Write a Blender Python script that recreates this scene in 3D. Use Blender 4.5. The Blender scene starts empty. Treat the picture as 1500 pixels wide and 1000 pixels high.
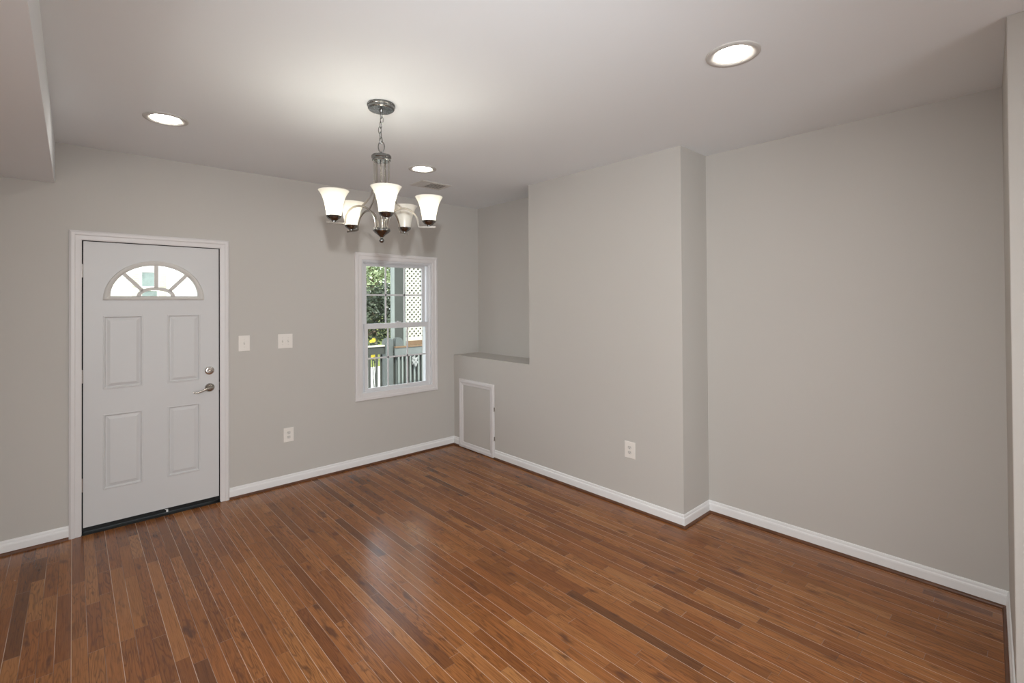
import bpy, bmesh, math, random
from mathutils import Vector, Matrix
PI = math.pi
random.seed(7)
scene = bpy.context.scene
COL = scene.collection

# ------------------------------------------------------------------ camera
CAM = Vector((-3.199, -4.4969, 1.6005))
YAW, PITCH, ROLL = 0.7378, 0.0083, -0.0063
F_PX, CX_PX, CY_PX = 706.81, 749.2, 436.19
def cam_axes():
    fw = Vector((math.sin(YAW), math.cos(YAW), 0)); rt = Vector((math.cos(YAW), -math.sin(YAW), 0)); up = Vector((0, 0, 1))
    f2 = fw*math.cos(PITCH) + up*math.sin(PITCH); u2 = up*math.cos(PITCH) - fw*math.sin(PITCH)
    r3 = rt*math.cos(ROLL) + u2*math.sin(ROLL); u3 = u2*math.cos(ROLL) - rt*math.sin(ROLL)
    return r3, u3, f2
RT, UP, FW = cam_axes()
cd = bpy.data.cameras.new('camera'); cam = bpy.data.objects.new('camera', cd); COL.objects.link(cam)
m = Matrix.Identity(4)
for i in range(3):
    m[i][0] = RT[i]; m[i][1] = UP[i]; m[i][2] = -FW[i]; m[i][3] = CAM[i]
cam.matrix_world = m
cd.sensor_fit = 'HORIZONTAL'; cd.sensor_width = 36.0
cd.lens = F_PX/1500*36.0
cd.shift_x = (750-CX_PX)/1500; cd.shift_y = (CY_PX-500)/1500
cd.clip_start = 0.02; cd.clip_end = 300
scene.camera = cam

# ------------------------------------------------------------------ world, sun, room and fill lights, exposure
scene.view_settings.view_transform = 'Standard'
scene.view_settings.look = 'None'
scene.view_settings.exposure = 0.08
scene.view_settings.gamma = 1.0
scene.view_settings.use_curve_mapping = False
W = bpy.data.worlds.new('sky'); scene.world = W; W.use_nodes = True
nt = W.node_tree; nt.nodes.clear()
sky = nt.nodes.new('ShaderNodeTexSky'); sky.sky_type = 'NISHITA'; sky.sun_disc = False
sky.sun_elevation = math.radians(50); sky.sun_rotation = math.radians(190)
bg = nt.nodes.new('ShaderNodeBackground'); bg.inputs['Strength'].default_value = 0.45
wo = nt.nodes.new('ShaderNodeOutputWorld')
haze = nt.nodes.new('ShaderNodeMix'); haze.data_type = 'RGBA'; haze.inputs[0].default_value = 0.75
nt.links.new(sky.outputs[0], haze.inputs[6]); haze.inputs[7].default_value = (6.0, 6.2, 6.5, 1)
nt.links.new(haze.outputs[2], bg.inputs[0]); nt.links.new(bg.outputs[0], wo.inputs[0])

def light(name, kind, loc, energy, color=(1, 1, 1), aim=None, **kw):
    d = bpy.data.lights.new(name, kind); d.energy = energy; d.color = color
    for k, v in kw.items(): setattr(d, k, v)
    o = bpy.data.objects.new(name, d); COL.objects.link(o); o.location = loc
    if aim is not None: o.rotation_euler = Vector(aim).to_track_quat('-Z', 'Y').to_euler()
    return o
light('sun', 'SUN', (0, -10, 20), 7.0, (1.0, 0.95, 0.86), aim=(0.35, 1.0, -1.35), angle=math.radians(0.6))
# the photographer's flash, just above the lens, and its bounce off the ceiling behind the camera
light('camera_flash', 'SPOT', CAM + Vector((0, 0, 0.32)), 246, (0.965, 0.985, 1.0), aim=FW + Vector((0, 0, -0.27)),
      spot_size=math.radians(122), spot_blend=1.0, shadow_soft_size=0.035)
light('bounce_flash', 'SPOT', CAM + Vector((-0.25, -0.9, -0.1)), 85, (0.95, 0.98, 1.0), aim=(0.05, -0.25, 1.0),
      spot_size=math.radians(150), spot_blend=1.0, shadow_soft_size=0.06)
# unseen fill lamps added under the ceiling behind the camera
for lx, ly in ((-3.9, -6.4), (-1.6, -6.4), (-3.9, -8.0), (-1.6, -8.0)):
    light('rear_fill_lamp', 'AREA', (lx, ly, 2.40 if lx < -3.3 else 2.69), 10, (1.0, 0.97, 0.93), aim=(0, 0, -1), shape='DISK', size=0.16)

# unseen fill lamp added to lift the soffit, beyond the left edge of the view
light('left_fill_lamp', 'POINT', (-4.7, -3.1, 1.45), 13, (1.0, 0.97, 0.93), shadow_soft_size=0.12)
# added fill panel standing in for daylight behind the camera, no glazing built
light('rear_daylight_fill', 'AREA', (-3.3, -8.9, 0.95), 92, (0.87, 0.955, 1.0), aim=(0, 1, 0.38), shape='RECTANGLE', size=2.6, size_y=1.9)

# ------------------------------------------------------------------ dimensions (metres)
CEIL = 2.705
SOF_X, SOF_Z = -3.29, 2.425
NICHE_X, NICHE_Y, LEDGE = 0.358, -1.224, 1.007
CHASE_Y, REC_X = -2.776, 0.381
STUB_IN, STUB_OUT = (0.381, -4.367), (-0.50, -4.4135)
LEFT_X, FRONT_Y = -4.9, -9.0
DL, DR, DT = -3.155, -2.314, 2.051          # door opening
WL, WR, WB, WT = -1.105, -0.290, 0.705, 2.030  # window opening

# ------------------------------------------------------------------ material helpers
def mat(name):
    mt = bpy.data.materials.new(name); mt.use_nodes = True
    n = mt.node_tree; b = n.nodes['Principled BSDF']
    return mt, n, b
def nd(n, t, **kw):
    x = n.nodes.new(t)
    for k, v in kw.items(): setattr(x, k, v)
    return x
def math_n(n, op, a, b=None, c=None):
    x = n.nodes.new('ShaderNodeMath'); x.operation = op
    for i, v in enumerate((a, b, c)):
        if v is None: continue
        if isinstance(v, (int, float)): x.inputs[i].default_value = v
        else: n.links.new(v, x.inputs[i])
    return x.outputs[0]
def mixc(n, fac, a, b, blend='MIX'):
    x = n.nodes.new('ShaderNodeMix'); x.data_type = 'RGBA'; x.blend_type = blend
    for s, v in ((x.inputs[0], fac), (x.inputs[6], a), (x.inputs[7], b)):
        if isinstance(v, (int, float)): s.default_value = v
        elif isinstance(v, tuple): s.default_value = (*v[:3], 1)
        else: n.links.new(v, s)
    return x.outputs[2]
def ramp(n, fac, stops):
    x = n.nodes.new('ShaderNodeValToRGB'); e = x.color_ramp.elements
    while len(e) < len(stops): e.new(0.5)
    for k, (p, c) in zip(e, stops): k.position = p; k.color = (*c[:3], 1)
    n.links.new(fac, x.inputs[0]); return x.outputs[0]
def paint(name, col, rough=0.6, var=0.03, bump=0.0, scale=3.0, spec=0.3, bump_scale=180, metallic=0.0):
    mt, n, b = mat(name)
    tc = nd(n, 'ShaderNodeTexCoord')
    no = nd(n, 'ShaderNodeTexNoise'); no.inputs['Scale'].default_value = scale; no.inputs['Detail'].default_value = 4
    n.links.new(tc.outputs['Object'], no.inputs['Vector'])
    lo = tuple(c*(1-var) for c in col); hi = tuple(min(1, c*(1+var)) for c in col)
    n.links.new(ramp(n, no.outputs['Fac'], [(0.3, lo), (0.7, hi)]), b.inputs['Base Color'])
    b.inputs['Roughness'].default_value = rough; b.inputs['Specular IOR Level'].default_value = spec
    b.inputs['Metallic'].default_value = metallic
    if bump:
        n2 = nd(n, 'ShaderNodeTexNoise'); n2.inputs['Scale'].default_value = bump_scale; n2.inputs['Detail'].default_value = 2
        n.links.new(tc.outputs['Object'], n2.inputs['Vector'])
        bp = nd(n, 'ShaderNodeBump'); bp.inputs['Strength'].default_value = bump; bp.inputs['Distance'].default_value = 0.002
        n.links.new(n2.outputs['Fac'], bp.inputs['Height']); n.links.new(bp.outputs[0], b.inputs['Normal'])
    return mt
def metal(name, col, rough=0.28, aniso=0.0):
    mt, n, b = mat(name)
    tc = nd(n, 'ShaderNodeTexCoord'); no = nd(n, 'ShaderNodeTexNoise'); no.inputs['Scale'].default_value = 40
    n.links.new(tc.outputs['Object'], no.inputs['Vector'])
    n.links.new(math_n(n, 'MULTIPLY_ADD', no.outputs['Fac'], 0.10, rough-0.05), b.inputs['Roughness'])
    b.inputs['Base Color'].default_value = (*col, 1); b.inputs['Metallic'].default_value = 1.0
    return mt
def emit(name, col, s):
    mt, n, b = mat(name)
    b.inputs['Base Color'].default_value = (*col, 1)
    b.inputs['Emission Color'].default_value = (*col, 1); b.inputs['Emission Strength'].default_value = s
    return mt
def clear_glass(name, tint=(0.97, 0.99, 0.98)):
    mt, n, b = mat(name); n.nodes.remove(b); out = n.nodes['Material Output']
    tr = nd(n, 'ShaderNodeBsdfTransparent'); tr.inputs[0].default_value = (*tint, 1)
    gl = nd(n, 'ShaderNodeBsdfGlossy'); gl.inputs['Roughness'].default_value = 0.02
    fr = nd(n, 'ShaderNodeFresnel'); fr.inputs[0].default_value = 1.45
    mx = nd(n, 'ShaderNodeMixShader')
    n.links.new(math_n(n, 'MULTIPLY', fr.outputs[0], 0.55), mx.inputs[0]); n.links.new(tr.outputs[0], mx.inputs[1]); n.links.new(gl.outputs[0], mx.inputs[2])
    n.links.new(mx.outputs[0], out.inputs[0]); return mt

def floor_material():
    mt, n, b = mat('oak_strip_floor')
    tc = nd(n, 'ShaderNodeTexCoord'); sp = nd(n, 'ShaderNodeSeparateXYZ'); n.links.new(tc.outputs['Object'], sp.inputs[0])
    X, Y = sp.outputs[0], sp.outputs[1]
    BW = 0.0572
    xs = math_n(n, 'DIVIDE', X, BW); row = math_n(n, 'FLOOR', xs); fx = math_n(n, 'FRACT', xs)
    wn = nd(n, 'ShaderNodeTexWhiteNoise', noise_dimensions='1D'); n.links.new(row, wn.inputs['W'])
    wc = nd(n, 'ShaderNodeSeparateColor'); n.links.new(wn.outputs['Color'], wc.inputs[0])
    L = math_n(n, 'MULTIPLY_ADD', wc.outputs[0], 0.60, 0.32)
    off = math_n(n, 'MULTIPLY', wc.outputs[1], 7.0)
    # board lengths vary along a row: warp the length coordinate a little
    wv = nd(n, 'ShaderNodeCombineXYZ'); n.links.new(row, wv.inputs[0]); n.links.new(math_n(n, 'MULTIPLY', Y, 0.9), wv.inputs[1])
    wnz = nd(n, 'ShaderNodeTexNoise'); wnz.inputs['Scale'].default_value = 1.0; wnz.inputs['Detail'].default_value = 0
    n.links.new(wv.outputs[0], wnz.inputs['Vector'])
    ys = math_n(n, 'ADD', math_n(n, 'DIVIDE', math_n(n, 'ADD', Y, off), L), math_n(n, 'MULTIPLY', wnz.outputs['Fac'], 1.1))
    idx = math_n(n, 'FLOOR', ys); fy = math_n(n, 'FRACT', ys)
    cid = nd(n, 'ShaderNodeCombineXYZ'); n.links.new(row, cid.inputs[0]); n.links.new(idx, cid.inputs[1])
    wb = nd(n, 'ShaderNodeTexWhiteNoise', noise_dimensions='2D'); n.links.new(cid.outputs[0], wb.inputs['Vector'])
    bc = nd(n, 'ShaderNodeSeparateColor'); n.links.new(wb.outputs['Color'], bc.inputs[0])
    r1, r2, r3 = bc.outputs[0], bc.outputs[1], bc.outputs[2]
    base = ramp(n, r1, [(0.0, (0.135, 0.050, 0.015)), (0.12, (0.195, 0.070, 0.018)), (0.35, (0.258, 0.094, 0.025)),
                        (0.6, (0.302, 0.114, 0.031)), (0.85, (0.338, 0.137, 0.040)), (1.0, (0.380, 0.168, 0.056))])
    base = mixc(n, math_n(n, 'MULTIPLY', r3, 0.35), base, (0.26, 0.078, 0.021))
    # grain: fine streaks along the board, and broad cathedral figure
    gv = nd(n, 'ShaderNodeCombineXYZ')
    n.links.new(math_n(n, 'MULTIPLY', X, 230), gv.inputs[0])
    n.links.new(math_n(n, 'MULTIPLY_ADD', Y, 5.0, math_n(n, 'MULTIPLY', r2, 60)), gv.inputs[1]); n.links.new(math_n(n, 'MULTIPLY', r1, 50), gv.inputs[2])
    g1 = nd(n, 'ShaderNodeTexNoise'); g1.inputs['Scale'].default_value = 1; g1.inputs['Detail'].default_value = 5; g1.inputs['Roughness'].default_value = 0.65
    n.links.new(gv.outputs[0], g1.inputs['Vector'])
    cv = nd(n, 'ShaderNodeCombineXYZ')
    n.links.new(math_n(n, 'MULTIPLY_ADD', X, 26, math_n(n, 'MULTIPLY', r3, 40)), cv.inputs[0])
    n.links.new(math_n(n, 'MULTIPLY_ADD', Y, 2.4, math_n(n, 'MULTIPLY', r2, 40)), cv.inputs[1]); n.links.new(math_n(n, 'MULTIPLY', r1, 30), cv.inputs[2])
    g2 = nd(n, 'ShaderNodeTexNoise'); g2.inputs['Scale'].default_value = 1; g2.inputs['Detail'].default_value = 2
    n.links.new(cv.outputs[0], g2.inputs['Vector'])
    cath = math_n(n, 'SINE', math_n(n, 'MULTIPLY', g2.outputs['Fac'], 62))
    cath = math_n(n, 'POWER', math_n(n, 'MULTIPLY_ADD', cath, 0.5, 0.5), 4.0)
    col = mixc(n, math_n(n, 'MULTIPLY', cath, math_n(n, 'MULTIPLY_ADD', r2, 0.50, 0.12)), base, (0.085, 0.028, 0.010))
    streak = ramp(n, g1.outputs['Fac'], [(0.32, (0.50, 0.45, 0.42)), (0.5, (1, 1, 1)), (0.72, (1.20, 1.21, 1.22))])
    col = mixc(n, 0.75, col, streak, 'MULTIPLY')
    # dark mineral streaks and knots, sparse
    kv = nd(n, 'ShaderNodeCombineXYZ'); n.links.new(math_n(n, 'MULTIPLY', X, 17.5), kv.inputs[0]); n.links.new(math_n(n, 'MULTIPLY', Y, 4.5), kv.inputs[1])
    kn = nd(n, 'ShaderNodeTexNoise'); kn.inputs['Scale'].default_value = 1.0; kn.inputs['Detail'].default_value = 3
    n.links.new(kv.outputs[0], kn.inputs['Vector'])
    km = ramp(n, kn.outputs['Fac'], [(0.615, (0, 0, 0)), (0.72, (1, 1, 1))])
    col = mixc(n, math_n(n, 'MULTIPLY', km, 0.75), col, (0.07, 0.026, 0.012))
    # seams: pale filler in some joints, dark in others
    dx = math_n(n, 'MULTIPLY', math_n(n, 'MINIMUM', fx, math_n(n, 'SUBTRACT', 1.0, fx)), BW)
    dy = math_n(n, 'MULTIPLY', math_n(n, 'MINIMUM', fy, math_n(n, 'SUBTRACT', 1.0, fy)), L)
    seam_x = math_n(n, 'LESS_THAN', dx, 0.0011); seam_y = math_n(n, 'LESS_THAN', dy, 0.0012)
    edge = math_n(n, 'FLOOR', math_n(n, 'ADD', xs, 0.5))
    we = nd(n, 'ShaderNodeTexWhiteNoise', noise_dimensions='1D'); n.links.new(edge, we.inputs['W'])
    ev = nd(n, 'ShaderNodeCombineXYZ'); n.links.new(edge, ev.inputs[0]); n.links.new(math_n(n, 'MULTIPLY', Y, 1.3), ev.inputs[1])
    en = nd(n, 'ShaderNodeTexNoise'); en.inputs['Scale'].default_value = 1.0; en.inputs['Detail'].default_value = 2; n.links.new(ev.outputs[0], en.inputs['Vector'])
    pale = math_n(n, 'MULTIPLY_ADD', math_n(n, 'ADD', en.outputs['Fac'], math_n(n, 'MULTIPLY', we.outputs['Value'], 0.35)), 4.5, -2.35)
    pn = nd(n, 'ShaderNodeClamp'); n.links.new(pale, pn.inputs[0])
    seamc = mixc(n, pn.outputs[0], (0.10, 0.038, 0.017), (0.62, 0.45, 0.32))
    col = mixc(n, math_n(n, 'MULTIPLY', seam_x, 0.85), col, seamc)
    col = mixc(n, math_n(n, 'MULTIPLY', seam_y, 0.7), col, mixc(n, r2, (0.07, 0.028, 0.013), (0.42, 0.27, 0.18)))
    # crumbs of plaster trodden into the finish
    vo = nd(n, 'ShaderNodeTexVoronoi'); vo.inputs['Scale'].default_value = 7.0; n.links.new(tc.outputs['Object'], vo.inputs['Vector'])
    vs = nd(n, 'ShaderNodeSeparateColor'); n.links.new(vo.outputs['Color'], vs.inputs[0])
    speck = math_n(n, 'MULTIPLY', math_n(n, 'LESS_THAN', vo.outputs['Distance'], math_n(n, 'MULTIPLY', vs.outputs[1], 0.030)), math_n(n, 'GREATER_THAN', vs.outputs[0], 0.62))
    col = mixc(n, math_n(n, 'MULTIPLY', speck, 0.8), col, (0.72, 0.62, 0.52))
    n.links.new(col, b.inputs['Base Color'])
    rn = nd(n, 'ShaderNodeTexNoise'); rn.inputs['Scale'].default_value = 2.5; rn.inputs['Detail'].default_value = 4; n.links.new(tc.outputs['Object'], rn.inputs['Vector'])
    rough = math_n(n, 'ADD', math_n(n, 'MULTIPLY_ADD', rn.outputs['Fac'], 0.12, 0.13), math_n(n, 'MULTIPLY', g1.outputs['Fac'], 0.06))
    n.links.new(rough, b.inputs['Roughness']); b.inputs['Specular IOR Level'].default_value = 0.40
    h = math_n(n, 'SUBTRACT', math_n(n, 'MULTIPLY', g1.outputs['Fac'], 0.10), math_n(n, 'MAXIMUM', math_n(n, 'MULTIPLY', seam_x, 0.8), math_n(n, 'MULTIPLY', seam_y, 0.8)))
    hx = math_n(n, 'MULTIPLY', math_n(n, 'ABSOLUTE', math_n(n, 'SUBTRACT', fx, 0.5)), -0.35)   # slightly crowned boards
    h = math_n(n, 'ADD', h, hx)
    h = math_n(n, 'ADD', h, math_n(n, 'MULTIPLY', rn.outputs['Fac'], 1.6))
    bp = nd(n, 'ShaderNodeBump'); bp.inputs['Strength'].default_value = 0.35; bp.inputs['Distance'].default_value = 0.0018
    n.links.new(h, bp.inputs['Height']); n.links.new(bp.outputs[0], b.inputs['Normal'])
    return mt

M = {}
M['wall'] = paint('greige_wall_paint', (0.552, 0.528, 0.495), 0.75, 0.012, 0.05, 0.8, 0.2)
M['ceil'] = paint('flat_ceiling_paint', (0.845, 0.875, 0.90), 0.85, 0.01, 0.04, 0.8, 0.15)
M['trim'] = paint('white_trim_paint', (0.73, 0.705, 0.70), 0.38, 0.015, 0.03, 4, 0.45)
M['base'] = paint('white_baseboard_paint', (0.83, 0.825, 0.82), 0.38, 0.015, 0.03, 4, 0.45)
M['door'] = paint('white_door_paint', (0.64, 0.635, 0.635), 0.42, 0.012, 0.04, 3, 0.45)
M['lite'] = paint('ivory_fanlight_frame', (0.64, 0.62, 0.59), 0.5, 0.01, 0, 4)
M['vinyl'] = paint('white_window_vinyl', (0.70, 0.70, 0.715), 0.35, 0.01, 0, 4, 0.45)
M['plate'] = paint('ivory_cover_plate', (0.83, 0.79, 0.74), 0.35, 0.01, 0, 9, 0.5)
M['slot'] = paint('dark_slot', (0.10, 0.09, 0.08), 0.6, 0.05)
M['recept'] = paint('receptacle_face', (0.70, 0.67, 0.63), 0.4, 0.02)
M['black'] = paint('black_rubber', (0.010, 0.011, 0.011), 0.5, 0.3, 0.1, 30)
M['gap'] = paint('dark_jamb_gap_shade', (0.035, 0.032, 0.03), 0.8, 0.1)
M['shoe'] = paint('stained_shoe_moulding', (0.115, 0.046, 0.021), 0.4, 0.25, 0.05, 12, 0.4)
M['floor'] = floor_material()
M['nickel'] = metal('brushed_nickel', (0.45, 0.425, 0.385), 0.24)
M['dark_nickel'] = metal('antique_nickel', (0.20, 0.202, 0.20), 0.27)
M['chrome'] = metal('satin_chrome', (0.66, 0.63, 0.60), 0.18)
M['hinge'] = metal('worn_steel', (0.42, 0.38, 0.35), 0.38)
M['glass'] = clear_glass('window_glass')
M['lens'] = emit('lamp_lens', (1.0, 0.95, 0.86), 46)
M['lamp_trim'] = paint('lamp_trim_paint', (0.56, 0.545, 0.52), 0.45, 0.01)  # grey stands in for the shade on the white baffle
M['vent'] = paint('vent_white_enamel', (0.62, 0.60, 0.565), 0.45, 0.01)
M['bulb'] = emit('bulb_glass', (1.0, 0.965, 0.88), 24)
M['bulb_off'] = paint('frosted_bulb_off', (0.85, 0.83, 0.78), 0.3, 0.01)
def opal():
    mt, n, b = mat('opal_glass_shade'); n.nodes.remove(b); out = n.nodes['Material Output']
    tr = nd(n, 'ShaderNodeBsdfTranslucent'); tr.inputs[0].default_value = (0.97, 0.96, 0.92, 1)
    df = nd(n, 'ShaderNodeBsdfDiffuse'); df.inputs[0].default_value = (0.86, 0.845, 0.79, 1)
    gl = nd(n, 'ShaderNodeBsdfGlossy'); gl.inputs['Roughness'].default_value = 0.25
    tc = nd(n, 'ShaderNodeTexCoord'); no = nd(n, 'ShaderNodeTexNoise'); no.inputs['Scale'].default_value = 25; n.links.new(tc.outputs['Object'], no.inputs['Vector'])
    mx = nd(n, 'ShaderNodeMixShader'); n.links.new(math_n(n, 'MULTIPLY_ADD', no.outputs['Fac'], 0.08, 0.46), mx.inputs[0])
    n.links.new(tr.outputs[0], mx.inputs[1]); n.links.new(df.outputs[0], mx.inputs[2])
    m2 = nd(n, 'ShaderNodeMixShader'); m2.inputs[0].default_value = 0.04
    n.links.new(mx.outputs[0], m2.inputs[1]); n.links.new(gl.outputs[0], m2.inputs[2])
    n.links.new(m2.outputs[0], out.inputs[0]); return mt
M['shade'] = opal()
# outdoors
M['conc'] = paint('sunlit_concrete', (0.80, 0.79, 0.77), 0.9, 0.06, 0.1, 2)
M['grass'] = paint('lawn_grass', (0.16, 0.19, 0.045), 0.95, 0.35, 0.3, 9)
M['deck'] = paint('grey_deck_paint', (0.10, 0.115, 0.12), 0.6, 0.08, 0, 6)
M['slate'] = paint('slate_green_paint', (0.047, 0.051, 0.045), 0.55, 0.08, 0, 6)
M['slate_pale'] = paint('pale_slate_paint', (0.135, 0.150, 0.145), 0.55, 0.06, 0, 6)
M['slate_mid'] = paint('mid_slate_paint', (0.095, 0.108, 0.105), 0.5, 0.06, 0, 6)
M['mint'] = paint('pale_mint_trim', (0.20, 0.226, 0.212), 0.5, 0.04, 0, 6)
M['white_out'] = paint('white_lattice_vinyl', (0.45, 0.44, 0.375), 0.5, 0.04, 0, 6)
M['tan'] = paint('weathered_tan_board', (0.17, 0.11, 0.065), 0.75, 0.2, 0.1, 14)
M['bark'] = paint('grey_brown_bark', (0.13, 0.10, 0.075), 0.9, 0.3, 0.4, 12)
M['bag'] = paint('white_plastic_film', (0.24, 0.25, 0.245), 0.35, 0.05, 0, 10)
M['roof'] = paint('grey_shingles', (0.16, 0.155, 0.15), 0.9, 0.15, 0.3, 8)
M['pane_far'] = paint('far_window_pane', (0.16, 0.21, 0.21), 0.08, 0.3, 0, 1.5, 0.6)
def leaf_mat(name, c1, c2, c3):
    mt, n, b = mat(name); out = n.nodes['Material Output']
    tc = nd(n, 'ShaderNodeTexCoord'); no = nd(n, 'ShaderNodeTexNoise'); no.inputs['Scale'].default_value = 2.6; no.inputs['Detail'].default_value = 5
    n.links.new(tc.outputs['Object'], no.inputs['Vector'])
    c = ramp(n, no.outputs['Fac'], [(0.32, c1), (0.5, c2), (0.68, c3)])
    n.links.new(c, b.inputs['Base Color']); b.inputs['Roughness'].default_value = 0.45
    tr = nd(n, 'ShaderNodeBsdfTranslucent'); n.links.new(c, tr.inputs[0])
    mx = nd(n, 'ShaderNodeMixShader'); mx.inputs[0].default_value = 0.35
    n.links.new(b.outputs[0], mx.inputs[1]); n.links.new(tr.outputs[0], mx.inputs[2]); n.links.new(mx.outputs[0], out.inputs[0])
    return mt
M['leaf'] = leaf_mat('light_green_leaves', (0.07, 0.11, 0.05), (0.34, 0.42, 0.24), (0.62, 0.68, 0.48))
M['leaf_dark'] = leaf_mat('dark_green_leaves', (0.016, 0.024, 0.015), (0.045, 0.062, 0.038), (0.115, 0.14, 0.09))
M['flower'] = leaf_mat('yellow_flower_leaves', (0.30, 0.34, 0.06), (0.62, 0.50, 0.05), (0.80, 0.66, 0.08))
def siding():
    mt, n, b = mat('white_lap_siding')
    tc = nd(n, 'ShaderNodeTexCoord'); sp = nd(n, 'ShaderNodeSeparateXYZ'); n.links.new(tc.outputs['Object'], sp.inputs[0])
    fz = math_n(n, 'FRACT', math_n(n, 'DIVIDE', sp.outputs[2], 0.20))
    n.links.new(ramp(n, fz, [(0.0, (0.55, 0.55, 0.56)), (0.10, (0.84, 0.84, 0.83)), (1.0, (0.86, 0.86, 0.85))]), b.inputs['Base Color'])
    bp = nd(n, 'ShaderNodeBump'); bp.inputs['Strength'].default_value = 0.6; bp.inputs['Distance'].default_value = 0.02
    n.links.new(fz, bp.inputs['Height']); n.links.new(bp.outputs[0], b.inputs['Normal']); b.inputs['Roughness'].default_value = 0.6
    return mt
M['siding'] = siding()

# ------------------------------------------------------------------ object + mesh helpers
def obj(name, bm, material, parent=None, smooth=False, kind=None, label=None, bevel=0.0):
    bmesh.ops.remove_doubles(bm, verts=bm.verts, dist=1e-6)
    bmesh.ops.recalc_face_normals(bm, faces=bm.faces)
    me = bpy.data.meshes.new(name); bm.to_mesh(me); bm.free()
    for mt in (material if isinstance(material, (list, tuple)) else [material]): me.materials.append(mt)
    if smooth:
        for p in me.polygons: p.use_smooth = True
    o = bpy.data.objects.new(name, me); COL.objects.link(o)
    if smooth:
        mo = o.modifiers.new('edges', 'EDGE_SPLIT'); mo.split_angle = math.radians(40)
    if bevel:
        mo = o.modifiers.new('bevel', 'BEVEL'); mo.width = bevel; mo.segments = 2; mo.limit_method = 'ANGLE'
    if parent is not None:
        o.parent = parent; o.matrix_parent_inverse = parent.matrix_world.inverted()
    if kind: o['kind'] = kind
    if label: o['label'] = label
    return o
def thing(name, label, cat, loc, group=None, kind=None):
    o = bpy.data.objects.new(name, None); COL.objects.link(o); o.location = loc; o.empty_display_size = 0.05
    o.matrix_world = Matrix.Translation(Vector(loc))
    o['label'] = label; o['category'] = cat
    if group: o['group'] = group
    if kind: o['kind'] = kind
    return o
def tag(o, label, cat, group=None, kind=None):
    o['label'] = label; o['category'] = cat
    if group: o['group'] = group
    if kind: o['kind'] = kind
    return o
def box(bm, x0, x1, y0, y1, z0, z1, rot=None, about=None):
    r = bmesh.ops.create_cube(bm, size=1.0); vs = r['verts']
    for v in vs:
        v.co = Vector(((x0+x1)/2+v.co.x*(x1-x0), (y0+y1)/2+v.co.y*(y1-y0), (z0+z1)/2+v.co.z*(z1-z0)))
    if rot is not None:
        bmesh.ops.transform(bm, verts=vs, matrix=Matrix.Translation(about) @ rot @ Matrix.Translation(-Vector(about)))
    return vs
def nb(): return bmesh.new()
def prism(bm, poly, z0, z1):
    a = [bm.verts.new((x, y, z0)) for x, y in poly]; b = [bm.verts.new((x, y, z1)) for x, y in poly]
    n = len(poly); bm.faces.new(a); bm.faces.new(b)
    for i in range(n): bm.faces.new((a[i], a[(i+1) % n], b[(i+1) % n], b[i]))
def lathe(bm, prof, c, seg=40, axis='Z'):
    """prof: list of (radius, height); height runs along the axis from c"""
    c = Vector(c); rings = []
    for r, h in prof:
        ring = []
        if r < 1e-6: ring = [bm.verts.new(c + (Vector((0, 0, h)) if axis == 'Z' else Vector((0, -h, 0))))]
        else:
            for i in range(seg):
                a = 2*PI*i/seg
                p = Vector((r*math.cos(a), r*math.sin(a), h)) if axis == 'Z' else Vector((r*math.cos(a), -h, r*math.sin(a)))
                ring.append(bm.verts.new(c+p))
        rings.append(ring)
    for A, B in zip(rings, rings[1:]):
        if len(A) == 1 and len(B) == 1: continue
        for i in range(seg):
            j = (i+1) % seg
            if len(A) == 1: bm.faces.new((A[0], B[i], B[j]))
            elif len(B) == 1: bm.faces.new((A[i], A[j], B[0]))
            else: bm.faces.new((A[i], A[j], B[j], B[i]))
def frames(pts, closed=False, upv=Vector((0, 0, 1))):
    out = []; n = len(pts); prev = None
    for i in range(n):
        a = pts[(i-1) % n] if closed or i > 0 else pts[i]
        b = pts[(i+1) % n] if closed or i < n-1 else pts[i]
        t = (b-a).normalized()
        if prev is None:
            u = upv if abs(t.dot(upv)) < 0.95 else Vector((1, 0.01, 0))
            s = t.cross(u).normalized()
        else: s = (prev - t*prev.dot(t)).normalized()
        prev = s; out.append((t, s, s.cross(t)))
    return out
def tube(bm, pts, rad, seg=10, closed=False, caps=True, flat=None, upv=Vector((0, 0, 1))):
    """round section; flat=(w,h) makes a rectangular strip section"""
    pts = [Vector(p) for p in pts]; rings = []
    for i, (p, (t, s, u)) in enumerate(zip(pts, frames(pts, closed, upv))):
        r = rad[i] if isinstance(rad, (list, tuple)) else rad
        if flat:
            w, h = flat; ring = [bm.verts.new(p + s*(w/2*a) + u*(h/2*b)) for a, b in ((-1, -1), (1, -1), (1, 1), (-1, 1))]
        else: ring = [bm.verts.new(p + s*(r*math.cos(2*PI*k/seg)) + u*(r*math.sin(2*PI*k/seg))) for k in range(seg)]
        rings.append(ring)
    N = len(rings); m_ = len(rings[0])
    for i in range(N if closed else N-1):
        A, B = rings[i], rings[(i+1) % N]
        for k in range(m_): bm.faces.new((A[k], A[(k+1) % m_], B[(k+1) % m_], B[k]))
    if caps and not closed: bm.faces.new(rings[0]); bm.faces.new(rings[-1])
def arc(c, u, v, ru, rv, a0, a1, n):
    return [Vector(c) + Vector(u)*(ru*math.cos(a0+(a1-a0)*i/n)) + Vector(v)*(rv*math.sin(a0+(a1-a0)*i/n)) for i in range(n+1)]
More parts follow.
